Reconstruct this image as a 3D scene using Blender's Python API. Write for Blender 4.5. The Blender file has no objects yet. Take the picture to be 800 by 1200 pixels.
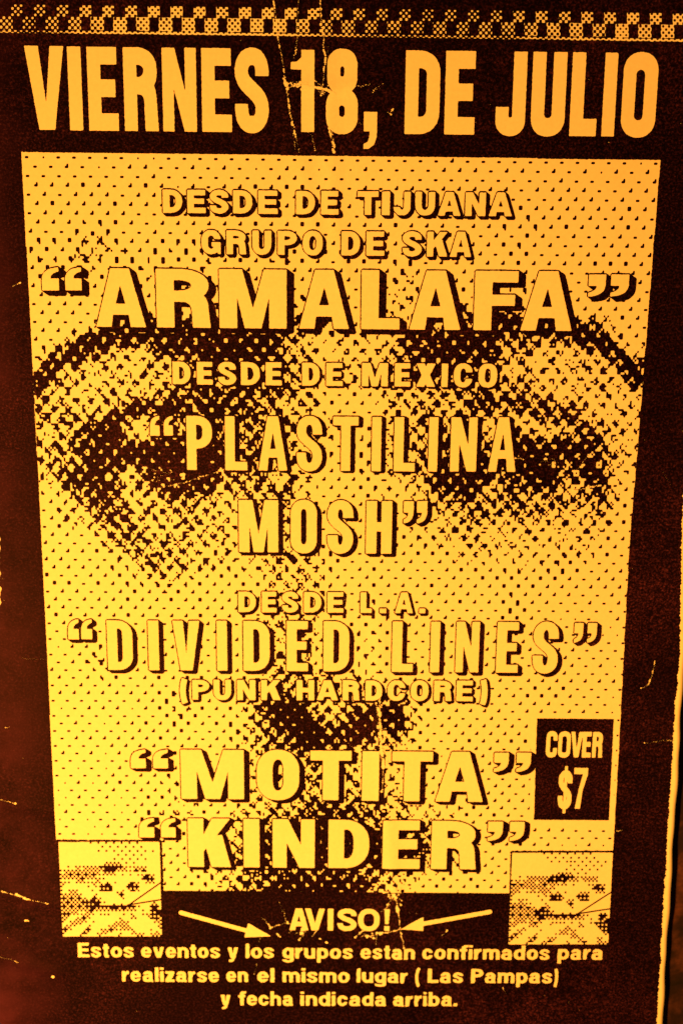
import bpy, math, random
import numpy as np

random.seed(7)
rng = np.random.default_rng(7)
C = bpy.context.scene.collection
SC = bpy.context.scene

# ------------------------------------------------------------------ camera
cam_d = bpy.data.cameras.new('camera')
cam = bpy.data.objects.new('camera', cam_d)
C.objects.link(cam)
cam_d.sensor_fit = 'VERTICAL'
cam_d.sensor_height = 36.0
cam_d.lens = 36.0 * 1600.0 / 1200.0
cam_d.dof.use_dof = True
cam_d.dof.focus_distance = 0.37
cam_d.dof.aperture_fstop = 26.0
cam_d.clip_start = 0.01
cam_d.clip_end = 50.0
cam.location = (-0.00346923, 0.11974677, 0.39668742)
cam.rotation_euler = (-0.26526885, -0.00847171, 0.01023638)
SC.camera = cam

# ------------------------------------------------------------------ light
w = bpy.data.worlds.new('World')
SC.world = w
w.use_nodes = True
bg = w.node_tree.nodes['Background']
bg.inputs[0].default_value = (1.0, 0.30, 0.08, 1)
bg.inputs[1].default_value = 0.05

lamp_d = bpy.data.lights.new('warm_lamp', 'SPOT')
lamp_d.color = (1.0, 0.345, 0.033)
lamp_d.energy = 41.0
lamp_d.spot_size = math.radians(71)
lamp_d.spot_blend = 1.0
lamp_d.shadow_soft_size = 0.025
lamp = bpy.data.objects.new('warm_lamp', lamp_d)
C.objects.link(lamp)
lamp.location = (-0.27, -0.23, 0.46)
from mathutils import Vector
aim = Vector((-0.014, -0.022, 0.0))
lamp.rotation_euler = (aim - lamp.location).to_track_quat('-Z', 'Y').to_euler()

SC.view_settings.view_transform = 'Standard'
SC.view_settings.look = 'None'
SC.view_settings.exposure = 0.0
SC.view_settings.gamma = 1.0

# ------------------------------------------------------------------ measured layout -> plane of the sheet
# The flyer is flat print; its layout was measured on the picture (in picture
# units) and is brought once onto the true sheet (in units of 1/4000 m).
S = 4000.0
HM = np.array([[3872.842924283133, -213.5376419826554, 395.6839696737553],
               [45.30641647861771, -4107.094792066499, 644.7539965075136],
               [0.026214385383090417, -0.6326889631402326, 1.0]])
HI = np.linalg.inv(HM)


def P(x, y):
    v = HI @ np.array([x, y, 1.0])
    return np.array([v[0] / v[2] * S, -v[1] / v[2] * S])


def PP(pts):
    return np.array([P(x, y) for x, y in pts])


def unP(X, Y):
    """sheet units -> measuring units, vectorised"""
    mx, my = X / S, -Y / S
    d = HM[2, 0] * mx + HM[2, 1] * my + 1.0
    return ((HM[0, 0] * mx + HM[0, 1] * my + HM[0, 2]) / d,
            (HM[1, 0] * mx + HM[1, 1] * my + HM[1, 2]) / d)


# ------------------------------------------------------------------ relief of the handled paper
FOLDS = []          # (polyline in metres, height, sigma)


def height(x, y):
    """height of the sheet (m) at x, y (m): waves, lifted right edge, folds"""
    z = 0.0008 + 0.00035 * np.sin(17 * x + 9 * y + 0.6) + 0.00025 * np.sin(-23 * x + 31 * y)
    z = z + 0.0022 * np.clip((x - 0.085) / 0.025, 0, 1.5) ** 2
    z = z + 0.0007 * np.clip((-0.09 - x) / 0.02, 0, 1.5) ** 2 * (0.6 + 0.4 * np.sin(60 * y))
    for pl, h, s in FOLDS:
        d2 = np.full(np.shape(x), 1e9)
        for a, b in zip(pl[:-1], pl[1:]):
            ab = b - a
            t = np.clip(((x - a[0]) * ab[0] + (y - a[1]) * ab[1]) / (ab @ ab), 0, 1)
            d2 = np.minimum(d2, (x - a[0] - t * ab[0]) ** 2 + (y - a[1] - t * ab[1]) ** 2)
        z = z + h * np.exp(-d2 / (2 * s * s))
    return z


def fold(pts, h, s):
    q = PP(pts)
    FOLDS.append((np.stack([q[:, 0] / S, -q[:, 1] / S], 1), h, s))


fold([(322, -20), (327, 60), (336, 120), (350, 178), (372, 300)], 0.00022, 0.0016)
fold([(377, -20), (380, 70), (386, 150), (391, 250), (404, 330)], 0.00030, 0.0018)
fold([(300, 92), (340, 99), (392, 105), (445, 98)], 0.00022, 0.0016)
fold([(444, 700), (446, 850), (460, 1030), (470, 1100), (476, 1190)], 0.00030, 0.0018)
fold([(-20, 1036), (58, 1058), (140, 1074)], 0.00028, 0.0018)
fold([(-20, 928), (26, 943), (60, 950)], 0.00025, 0.0016)
fold([(-20, 1110), (24, 1127), (70, 1140)], 0.00025, 0.0016)
fold([(-10, 340), (60, 322)], 0.0002, 0.002)
fold([(730, 870), (800, 860)], 0.0002, 0.002)


# ------------------------------------------------------------------ materials
def mat(name):
    m = bpy.data.materials.new(name)
    m.use_nodes = True
    nt = m.node_tree
    return m, nt, nt.nodes['Principled BSDF']


def noise(nt, scale, detail=2.0, rough=0.5, dist=0.0):
    tc = nt.nodes.get('tc') or nt.nodes.new('ShaderNodeTexCoord')
    tc.name = 'tc'
    n = nt.nodes.new('ShaderNodeTexNoise')
    n.inputs['Scale'].default_value = scale
    n.inputs['Detail'].default_value = detail
    n.inputs['Roughness'].default_value = rough
    n.inputs['Distortion'].default_value = dist
    nt.links.new(tc.outputs['Object'], n.inputs['Vector'])
    return n


def ramp(nt, src, stops):
    r = nt.nodes.new('ShaderNodeValToRGB')
    e = r.color_ramp.elements
    while len(e) < len(stops):
        e.new(0.5)
    for el, (p, c) in zip(e, stops):
        el.position = p
        el.color = (*c, 1)
    nt.links.new(src, r.inputs[0])
    return r


def mix(nt, a, b, fac, mode='MIX'):
    m = nt.nodes.new('ShaderNodeMix')
    m.data_type = 'RGBA'
    m.blend_type = mode
    for s, v in ((m.inputs[0], fac), (m.inputs[6], a), (m.inputs[7], b)):
        if hasattr(v, 'is_output'):
            nt.links.new(v, s)
        elif isinstance(v, tuple):
            s.default_value = (*v, 1)
        else:
            s.default_value = v
    return m.outputs[2]


def make_paper():
    m, nt, b = mat('yellowed_paper')
    n1 = noise(nt, 900, 3, 0.7)
    c1 = ramp(nt, n1.outputs[0], [(0.25, (0.76, 0.74, 0.66)), (0.75, (0.84, 0.83, 0.76))])
    n2 = noise(nt, 14, 4, 0.6)
    c2 = ramp(nt, n2.outputs[0], [(0.3, (0.95, 0.94, 0.86)), (0.7, (1, 1, 1))])
    nt.links.new(mix(nt, c1.outputs[0], c2.outputs[0], 1.0, 'MULTIPLY'), b.inputs['Base Color'])
    b.inputs['Roughness'].default_value = 0.85
    b.inputs['Specular IOR Level'].default_value = 0.15
    bp = nt.nodes.new('ShaderNodeBump')
    bp.inputs['Strength'].default_value = 0.12
    bp.inputs['Distance'].default_value = 0.0002
    n3 = noise(nt, 420, 3, 0.6)
    nt.links.new(n3.outputs[0], bp.inputs['Height'])
    nt.links.new(bp.outputs[0], b.inputs['Normal'])
    return m


def make_ink():
    m, nt, b = mat('photocopy_toner')
    n1 = noise(nt, 1500, 2, 0.8)
    c1 = ramp(nt, n1.outputs[0], [(0.30, (0.0012, 0.0007, 0.0008)), (0.48, (0.005, 0.0018, 0.005)),
                                  (0.62, (0.030, 0.0085, 0.025)), (0.78, (0.10, 0.027, 0.06))])
    n2 = noise(nt, 16, 6, 0.7)
    c2 = ramp(nt, n2.outputs[0], [(0.3, (0.3, 0.29, 0.3)), (0.5, (0.62, 0.6, 0.62)), (0.7, (1.7, 1.45, 1.5))])
    toner = mix(nt, c1.outputs[0], c2.outputs[0], 1.0, 'MULTIPLY')
    # reddish sheen toward the left edge painted into the colour, along with rubbed toner
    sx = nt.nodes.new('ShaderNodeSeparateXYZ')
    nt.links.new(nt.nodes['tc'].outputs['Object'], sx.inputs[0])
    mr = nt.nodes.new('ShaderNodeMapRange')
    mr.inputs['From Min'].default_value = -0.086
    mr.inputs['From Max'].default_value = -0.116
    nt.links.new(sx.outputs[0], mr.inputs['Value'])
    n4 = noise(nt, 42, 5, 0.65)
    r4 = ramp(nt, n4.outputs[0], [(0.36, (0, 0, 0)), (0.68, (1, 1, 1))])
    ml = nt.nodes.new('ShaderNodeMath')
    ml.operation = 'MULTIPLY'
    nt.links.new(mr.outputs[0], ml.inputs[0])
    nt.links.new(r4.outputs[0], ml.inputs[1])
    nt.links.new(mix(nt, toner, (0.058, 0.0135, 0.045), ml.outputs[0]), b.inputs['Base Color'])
    b.inputs['Specular Tint'].default_value = (1.0, 0.5, 0.6, 1)
    b.inputs['Roughness'].default_value = 0.5
    b.inputs['Specular IOR Level'].default_value = 0.04
    bp = nt.nodes.new('ShaderNodeBump')
    bp.inputs['Strength'].default_value = 0.25
    bp.inputs['Distance'].default_value = 0.0002
    n3 = noise(nt, 1100, 2, 0.7)
    nt.links.new(n3.outputs[0], bp.inputs['Height'])
    nt.links.new(bp.outputs[0], b.inputs['Normal'])
    return m


def make_table():
    m, nt, b = mat('dark_brown_table')
    n1 = noise(nt, 55, 4, 0.6, 0.4)
    c1 = ramp(nt, n1.outputs[0], [(0.36, (0.003, 0.002, 0.0017)), (0.5, (0.014, 0.005, 0.007)),
                                  (0.68, (0.085, 0.03, 0.03))])
    n2 = noise(nt, 700, 3, 0.7)
    c2 = ramp(nt, n2.outputs[0], [(0.3, (0.6, 0.6, 0.6)), (0.7, (1.2, 1.2, 1.2))])
    nt.links.new(mix(nt, c1.outputs[0], c2.outputs[0], 1.0, 'MULTIPLY'), b.inputs['Base Color'])
    b.inputs['Roughness'].default_value = 0.7
    b.inputs['Specular IOR Level'].default_value = 0.2
    return m


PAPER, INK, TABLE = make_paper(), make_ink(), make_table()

# ------------------------------------------------------------------ table and sheet
me = bpy.data.meshes.new('table_surface')
L, T = 0.9, 0.03
V = [(sx * L, sy * L, z) for z in (-T, 0) for sx, sy in ((-1, -1), (1, -1), (1, 1), (-1, 1))]
me.from_pydata(V, [], [(3, 2, 1, 0), (4, 5, 6, 7), (0, 1, 5, 4), (1, 2, 6, 5), (2, 3, 7, 6), (3, 0, 4, 7)])
me.materials.append(TABLE)
table = bpy.data.objects.new('table_surface', me)
C.objects.link(table)
table['kind'] = 'structure'
table['label'] = 'dark brown mottled surface under the flyer, seen past its right edge'

flyer = bpy.data.objects.new('concert_flyer', None)
C.objects.link(flyer)
flyer.empty_display_size = 0.05
flyer['label'] = 'black and yellow photocopied punk and ska concert flyer with halftone face and creases'
flyer['category'] = 'flyer'


def right_edge(y):
    return 0.1062 + (0.013 - y) * 0.0187 + 0.00018 * np.sin(150 * y) + 0.0001 * np.sin(410 * y + 1)


def left_edge(y):
    return -0.1130 + 0.0004 * np.sin(70 * y) + 0.0002 * np.sin(260 * y)


Y0, Y1 = -0.172, 0.178


def make_sheet():
    nx, ny = 200, 320
    ys = np.linspace(Y0, Y1, ny)
    u = np.linspace(0, 1, nx)
    X = left_edge(ys)[:, None] * (1 - u) + right_edge(ys)[:, None] * u
    Yg = np.repeat(ys[:, None], nx, 1)
    Z = height(X, Yg)
    top = np.stack([X, Yg, Z], 2).reshape(-1, 3)
    bot = top.copy()
    bot[:, 2] -= 0.00012
    n = nx * ny
    idx = np.arange(n).reshape(ny, nx)
    a, b_, c, d = idx[:-1, :-1], idx[:-1, 1:], idx[1:, 1:], idx[1:, :-1]
    q = np.stack([a, b_, c, d], 2).reshape(-1, 4)
    q2 = q[:, ::-1] + n
    ring = np.concatenate([idx[0, :], idx[1:, -1], idx[-1, -2::-1], idx[-2:0, 0]])
    r2 = np.roll(ring, -1)
    side = np.stack([ring, ring + n, r2 + n, r2], 1)
    F = np.concatenate([q, q2, side])
    m = bpy.data.meshes.new('paper_sheet')
    m.from_pydata(np.concatenate([top, bot]).tolist(), [], F.tolist())
    m.polygons.foreach_set('use_smooth', [True] * len(m.polygons))
    m.materials.append(PAPER)
    o = bpy.data.objects.new('paper_sheet', m)
    C.objects.link(o)
    o.parent = flyer
    return o


sheet = make_sheet()


# ------------------------------------------------------------------ printing: fields traced to meshes
def blur(F, s):
    if s <= 0:
        return F
    r = max(1, int(3 * s + 0.5))
    k = np.exp(-0.5 * (np.arange(-r, r + 1) / s) ** 2)
    k /= k.sum()
    G = np.pad(F, r, mode='edge')
    H = sum(k[i] * G[:, i:i + F.shape[1]] for i in range(2 * r + 1))
    return sum(k[i] * H[i:i + F.shape[0], :] for i in range(2 * r + 1))


def smooth_noise(shape, s):
    n = blur(rng.standard_normal(shape).astype(np.float32), s)
    return n / (n.std() + 1e-9)


LAYER = 0.00006


def trace(name, F, x0, y0, res, layer, material, parent, label=None):
    """marching squares of field F (>0.5) at sheet units x0,y0, res samples per unit"""
    F = np.pad(F.astype(np.float32), 1)
    x0, y0 = x0 - 1 / res, y0 - 1 / res
    ny, nx = F.shape
    I = F > 0.5
    N = nx * ny
    node = np.arange(N).reshape(ny, nx)
    code = I[:-1, :-1] * 1 + I[:-1, 1:] * 2 + I[1:, 1:] * 4 + I[1:, :-1] * 8
    polys = []                      # arrays of (k, n) vertex ids
    full = code == 15
    B = 8
    by, bx = (ny - 1) // B, (nx - 1) // B
    blk = full[:by * B, :bx * B].reshape(by, B, bx, B).all(axis=(1, 3))
    jj, ii = np.nonzero(blk)
    jj, ii = jj * B, ii * B
    polys.append(np.stack([node[jj, ii], node[jj, ii + B], node[jj + B, ii + B], node[jj + B, ii]], 1))
    rest = full.copy()
    rest[:by * B, :bx * B] &= ~np.repeat(np.repeat(blk, B, 0), B, 1)
    # runs of up to 4 cells inside aligned quads of columns
    b4 = (nx - 1) // 4
    r4 = rest[:, :b4 * 4].reshape(ny - 1, b4, 4).all(2)
    jj, ii = np.nonzero(r4)
    ii = ii * 4
    polys.append(np.stack([node[jj, ii], node[jj, ii + 4], node[jj + 1, ii + 4], node[jj + 1, ii]], 1))
    rest[:, :b4 * 4] &= ~np.repeat(r4, 4, 1)
    jj, ii = np.nonzero(rest)
    polys.append(np.stack([node[jj, ii], node[jj, ii + 1], node[jj + 1, ii + 1], node[jj + 1, ii]], 1))
    for cse in range(1, 15):
        jj, ii = np.nonzero(code == cse)
        if len(jj) == 0:
            continue
        cs = [node[jj, ii], node[jj, ii + 1], node[jj + 1, ii + 1], node[jj + 1, ii]]
        es = [N + node[jj, ii], 2 * N + node[jj, ii + 1], N + node[jj + 1, ii], 2 * N + node[jj, ii]]
        ins = [bool(cse >> k & 1) for k in range(4)]
        col = []
        for k in range(4):
            if ins[k]:
                col.append(cs[k])
            if ins[k] != ins[(k + 1) % 4]:
                col.append(es[k])
        polys.append(np.stack(col, 1))
    polys = [p[:, ::-1] for p in polys if len(p)]
    if not polys:
        return None
    flat = np.concatenate([p.ravel() for p in polys])
    sizes = np.concatenate([np.full(len(p), p.shape[1]) for p in polys])
    ids, inv = np.unique(flat, return_inverse=True)
    kind = ids // N
    rem = ids % N
    jy, ix = rem // nx, rem % nx
    vx, vy = ix.astype(float), jy.astype(float)
    h = kind == 1
    a, b_ = F[jy[h], ix[h]], F[jy[h], np.minimum(ix[h] + 1, nx - 1)]
    vx[h] += np.clip((0.5 - a) / np.where(a == b_, 1, b_ - a), 0.02, 0.98)
    v = kind == 2
    a, b_ = F[jy[v], ix[v]], F[np.minimum(jy[v] + 1, ny - 1), ix[v]]
    vy[v] += np.clip((0.5 - a) / np.where(a == b_, 1, b_ - a), 0.02, 0.98)
    X = (x0 + vx / res) / S
    Y = -(y0 + vy / res) / S
    Z = height(X, Y) + LAYER * layer
    m = bpy.data.meshes.new(name)
    m.vertices.add(len(ids))
    m.vertices.foreach_set('co', np.stack([X, Y, Z], 1).astype(np.float32).ravel())
    m.loops.add(len(flat))
    m.loops.foreach_set('vertex_index', inv.astype(np.int32).ravel())
    m.polygons.add(len(sizes))
    m.polygons.foreach_set('loop_start', np.concatenate([[0], np.cumsum(sizes)[:-1]]).astype(np.int32))
    m.polygons.foreach_set('use_smooth', np.ones(len(sizes), dtype=bool))
    m.update(calc_edges=True)
    m.materials.append(material)
    o = bpy.data.objects.new(name, m)
    C.objects.link(o)
    o.parent = parent
    if label:
        o['label'] = label
    return o


class Raster:
    """a window of the sheet sampled at res per sheet unit"""

    def __init__(s, x0, y0, x1, y1, res=3.0):
        s.x0, s.y0, s.res = x0, y0, res
        s.nx, s.ny = int((x1 - x0) * res) + 2, int((y1 - y0) * res) + 2
        s.M = np.zeros((s.ny, s.nx), dtype=bool)

    def _win(s, pts):
        q = (np.asarray(pts, float) - (s.x0, s.y0)) * s.res
        i0, j0 = np.maximum(np.floor(q.min(0)).astype(int), 0)
        i1 = min(int(math.ceil(q[:, 0].max())) + 1, s.nx)
        j1 = min(int(math.ceil(q[:, 1].max())) + 1, s.ny)
        return q, i0, j0, i1, j1

    def poly(s, pts, val=True):
        q, i0, j0, i1, j1 = s._win(pts)
        if i1 <= i0 or j1 <= j0:
            return
        xs = np.arange(i0, i1)[None, :]
        ys = np.arange(j0, j1)[:, None] + 1e-4
        ins = np.zeros((j1 - j0, i1 - i0), dtype=bool)
        for a, b in zip(q, np.roll(q, -1, 0)):
            if a[1] == b[1]:
                continue
            m = (a[1] > ys) != (b[1] > ys)
            xi = a[0] + (ys - a[1]) * (b[0] - a[0]) / (b[1] - a[1])
            ins ^= m & (xs < xi)
        s.M[j0:j1, i0:i1][ins] = val

    def stroke(s, pts, sv, sh, val=True, closed=False):
        p = np.asarray(pts, float)
        # tangent from neighbours
        if closed:
            t = np.roll(p, -1, 0) - np.roll(p, 1, 0)
        else:
            t = np.gradient(p, axis=0)
        t /= np.linalg.norm(t, axis=1)[:, None] + 1e-9
        n = np.stack([-t[:, 1], t[:, 0]], 1)
        o = n * (sv / 2, sh / 2)
        A, B = p + o, p - o
        rg = range(len(p)) if closed else range(len(p) - 1)
        for k in rg:
            k2 = (k + 1) % len(p)
            s.poly([A[k], A[k2], B[k2], B[k]], val)


def rrect(x0, y0, x1, y1, rx, ry, corners='tl tr br bl', e=2.2):
    out = []
    spec = {'tl': (x0 + rx, y0 + ry, math.pi, 1.5 * math.pi), 'tr': (x1 - rx, y0 + ry, 1.5 * math.pi, 2 * math.pi),
            'br': (x1 - rx, y1 - ry, 0, 0.5 * math.pi), 'bl': (x0 + rx, y1 - ry, 0.5 * math.pi, math.pi)}
    sharp = {'tl': (x0, y0), 'tr': (x1, y0), 'br': (x1, y1), 'bl': (x0, y1)}
    for k in ('tl', 'tr', 'br', 'bl'):
        if k not in corners or rx <= 0 or ry <= 0:
            out.append(sharp[k])
            continue
        cx, cy, a0, a1 = spec[k]
        for i in range(11):
            a = a0 + (a1 - a0) * i / 10
            c, s_ = math.cos(a), math.sin(a)
            out.append((cx + rx * math.copysign(abs(c) ** (2 / e), c), cy + ry * math.copysign(abs(s_) ** (2 / e), s_)))
    return out


def bez(p0, p1, p2, p3, n=14):
    t = np.linspace(0, 1, n)[:, None]
    p0, p1, p2, p3 = map(np.asarray, (p0, p1, p2, p3))
    return (1 - t) ** 3 * p0 + 3 * (1 - t) ** 2 * t * p1 + 3 * (1 - t) * t * t * p2 + t ** 3 * p3


# ------------------------------------------------------------------ lettering: every glyph drawn here
def glyph(ch, w, h, sv, sh):
    """list of (kind, value, data): polygons/strokes in a w x h box, y down"""
    out = []

    def add(p, v=True): out.append(('p', v, p))
    def rect(x0, y0, x1, y1, v=True): add([(x0, y0), (x1, y0), (x1, y1), (x0, y1)], v)
    def strk(p, v=True, a=None, b=None): out.append(('s', v, (p, a or sv, b or sh)))
    ry = min(h / 2, 0.55 * w)
    ov = h * 0.012

    def ring(x0, y0, x1, y1, corners='tl tr br bl', full=True):
        ww, hh = x1 - x0, y1 - y0
        both = ('tl' in corners and 'tr' in corners)
        rx = ww / 2 if both else min(ww * 0.62, ww)
        r = min(hh / 2, 0.55 * ww if both else 0.62 * ww)
        add(rrect(x0, y0, x1, y1, rx, r, corners))
        ix, iy = ww - 2 * sv, hh - 2 * sh
        irx = ix / 2 if both else ix * 0.75
        iry = min(iy / 2, max(irx * 1.1, r - sh * 1.1))
        add(rrect(x0 + sv, y0 + sh, x1 - sv, y1 - sh, irx, iry, corners), False)

    if ch == 'A':
        ta = min(sv * 1.2, w * 0.37)
        lw = min(sv * 1.05, w * 0.275)
        add([(0, h), (w / 2 - ta / 2, 0), (w / 2 + ta / 2, 0), (w, h)])
        k = (w / 2 - ta / 2)
        xl = lambda y: k * (1 - y / h) + lw
        b0, b1 = h * 0.60, h * 0.60 + sh * 0.98
        ya = max(h * (1 - (w / 2 - lw) / k), h * 0.17)
        add([(max(xl(ya), w / 2 - 0.3) if xl(ya) > w / 2 - 1 else xl(ya), ya), (min(w - xl(ya), w / 2 + 0.3) if xl(ya) > w / 2 - 1 else w - xl(ya), ya),
             (w - xl(b0), b0), (xl(b0), b0)], False)
        f = w * 0.03
        add([(xl(b1), b1), (w - xl(b1), b1), (w - xl(h) - f, h + 1), (xl(h) + f, h + 1)], False)
    elif ch in 'CG':
        ring(0, -ov, w, h + ov)
        rect(w - sv - 0.5, h * 0.36, w + 1, h * (0.64 if ch == 'C' else 0.52), False)
        if ch == 'G':
            rect(w * 0.52, h * 0.5, w, h * 0.5 + sh * 0.85)
            rect(w - sv, h * 0.5, w, h * 0.75)
            rect(w - sv * 0.45, h * 0.75, w, h)
    elif ch == 'D':
        ring(0, 0, w, h, 'tr br')
    elif ch in 'EF':
        rect(0, 0, sv, h)
        rect(0, 0, w, sh)
        m = h * 0.49
        rect(0, m - sh / 2, w * 0.94, m + sh / 2)
        if ch == 'E':
            rect(0, h - sh, w * 1.02, h)
    elif ch == 'H':
        rect(0, 0, sv, h), rect(w - sv, 0, w, h), rect(0, h * 0.49 - sh / 2, w, h * 0.49 + sh / 2)
    elif ch == 'I':
        rect(0, 0, w, h)
    elif ch == 'J':
        rect(w - sv, 0, w, h * 0.75)
        r = min(h / 2, 0.55 * w)
        add(rrect(0, h * 0.3, w, h + ov, w / 2, r, 'br bl'))
        add(rrect(sv, h * 0.3 - 1, w - sv, h - sh, (w - 2 * sv) / 2, max((w - 2 * sv) / 2, r - sh), 'br bl'), False)
        rect(-1, h * 0.3 - 1, w - sv, h * 0.66, False)
    elif ch == 'K':
        rect(0, 0, sv, h)
        d = sv * 1.2
        add([(sv * 0.9, h * 0.62), (sv * 0.9, h * 0.40), (w - d, 0), (w * 0.99, 0), (w * 0.66, h * 0.36), (sv * 1.0, h * 0.68)])
        add([(w * 0.36, h * 0.40), (w * 0.36 + d, h * 0.33), (w, h), (w - d * 1.05, h)])
    elif ch == 'L':
        rect(0, 0, sv, h), rect(0, h - sh, w, h)
    elif ch == 'M':
        rect(0, 0, sv, h), rect(w - sv, 0, w, h)
        vb = sv * 0.95
        add([(sv * 0.62, 0), (sv * 1.3, 0), (w / 2, h * 0.66), (w - sv * 1.3, 0), (w - sv * 0.62, 0),
             (w / 2 + vb / 2, h), (w / 2 - vb / 2, h)])
    elif ch == 'N':
        if sv > 0.36 * w:
            sv = 0.33 * w
        rect(0, 0, sv, h), rect(w - sv, 0, w, h)
        add([(sv * 0.15, 0), (sv * 1.1, 0), (w - sv * 0.15, h), (w - sv * 1.1, h)])
    elif ch == 'O':
        ring(0, -ov, w, h + ov)
    elif ch in 'PR':
        b = h * (0.56 if ch == 'R' else 0.6)
        ring(0, 0, w * (1 if ch == 'P' else 0.97), b, 'tr br')
        rect(0, 0, sv, h)
        if ch == 'R':
            a0 = w * 0.98
            add(list(bez((w * 0.5, b - sh), (a0, b - sh), (a0 - sv * 0.08, b), (a0 - sv * 0.04, h * 0.72), 8)) +
                [(w, h), (w - sv * 1.02, h)] +
                list(bez((a0 - sv, h * 0.78), (a0 - sv, b + sh * 0.2), (w * 0.6, b), (w * 0.42, b), 8)))
    elif ch in 'S$':
        y0, y1 = (0, h) if ch == 'S' else (h * 0.1, h * 0.9)
        H = y1 - y0
        ly, ry_ = sv / 2, w - sv / 2
        a, b = y0 - ov + sh / 2, y1 + ov - sh / 2
        r = min(0.55 * w, 0.27 * H)
        p = [np.array([(ry_, y0 + H * 0.325)]),
             bez((ry_, y0 + H * 0.30), (ry_, a + r * 0.2), (w * 0.5 + (ry_ - w * .5) * 0.55, a), (w * 0.5, a)),
             bez((w * 0.5, a), (w * 0.5 - (w * .5 - ly) * 0.62, a), (ly, a + r * 0.32), (ly, y0 + H * 0.27))[1:],
             bez((ly, y0 + H * 0.27), (ly, y0 + H * 0.48), (ry_, y0 + H * 0.49), (ry_, y0 + H * 0.725), 18)[1:],
             bez((ry_, y0 + H * 0.725), (ry_, b - r * 0.32), (w * 0.5 + (ry_ - w * .5) * 0.62, b), (w * 0.5, b))[1:],
             bez((w * 0.5, b), (w * 0.5 - (w * .5 - ly) * 0.55, b), (ly, b - r * 0.2), (ly, y0 + H * 0.69))[1:],
             np.array([(ly, y0 + H * 0.66)])]
        strk(np.concatenate(p))
        if ch == '$':
            rect(w * 0.5 - sv * 0.3, 0, w * 0.5 + sv * 0.3, h)
    elif ch == 'T':
        rect(0, 0, w, sh), rect(w / 2 - sv / 2, 0, w / 2 + sv / 2, h)
    elif ch == 'U':
        r = min(h / 2, 0.55 * w)
        add(rrect(0, 0, w, h + ov, w / 2, r, 'br bl'))
        add(rrect(sv, -1, w - sv, h - sh, (w - 2 * sv) / 2, max((w - 2 * sv) / 2, r - sh * 1.1), 'br bl'), False)
    elif ch == 'V':
        b = sv * 1.2
        add([(0, 0), (sv * 1.04, 0), (w / 2, h * 0.68), (w - sv * 1.04, 0), (w, 0), (w / 2 + b / 2, h), (w / 2 - b / 2, h)])
    elif ch == 'X':
        d = sv * 1.25
        add([(0, 0), (d, 0), (w, h), (w - d, h)]), add([(w - d, 0), (w, 0), (d, h), (0, h)])
    elif ch == '1':
        rect(w - sv, 0, w, h)
        add([(0, h * 0.15), (w * 0.25, h * 0.145), (w * 0.42, h * 0.10), (w * 0.55, 0), (w, 0), (w, h * 0.24), (0, h * 0.24)])
    elif ch == '7':
        rect(0, 0, w, sh)
        add([(w - sv * 0.95, sh * 0.8), (w, sh * 0.8), (w, sh), (w * 0.68, h * 0.55), (w * 0.57, h), (w * 0.57 - sv * 1.1, h),
             (w * 0.42, h * 0.5)])
    elif ch == '8':
        ring(w * 0.03, -ov, w * 0.97, h * 0.53)
        out2 = list(out)
        out.clear()
        ring(0, h * 0.455, w, h + ov)
        lower = list(out)
        out.clear()
        out.extend([out2[0], lower[0], out2[1], lower[1]])
    elif ch == ',':
        k = h * 0.57
        rect(0, 0, w, k * 0.92)
        add([(w * 0.42, k * 0.8), (w, k * 0.8), (w * 0.97, h * 0.68), (w * 0.8, h * 0.88), (w * 0.4, h * 0.985), (0, h), (0, h * 0.86),
             (w * 0.28, h * 0.82), (w * 0.42, h * 0.7), (w * 0.46, h * 0.55)])
    elif ch == '.':
        rect(0, 0, w, h)
    elif ch == '!':
        add([(0, 0), (w, 0), (w * 0.8, h * 0.68), (w * 0.2, h * 0.68)])
        rect(w * 0.02, h * 0.77, w * 0.98, h)
    elif ch in '“”':
        q = list(bez((0, h * 0.56), (0, h * 0.2), (w * 0.35, h * 0.02), (w, 0), 10)) + [(w, h * 0.17)] + \
            list(bez((w, h * 0.17), (w * 0.7, h * 0.22), (w * 0.5, h * 0.34), (w * 0.52, h * 0.48), 6)) + \
            [(w, h * 0.48), (w, h), (0, h)]
        if ch == '”':
            q = [(w - x, h - y) for x, y in q]
        add(q)
    elif ch in '()':
        d = w - sv
        p = bez((w - sv / 2, 0), (sv / 2 - d * 0.22, h * 0.25), (sv / 2 - d * 0.22, h * 0.75), (w - sv / 2, h), 16)
        if ch == ')':
            p = [(w - x, y) for x, y in p]
        strk(np.array(p), True, sv, sv)
    return out


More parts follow.
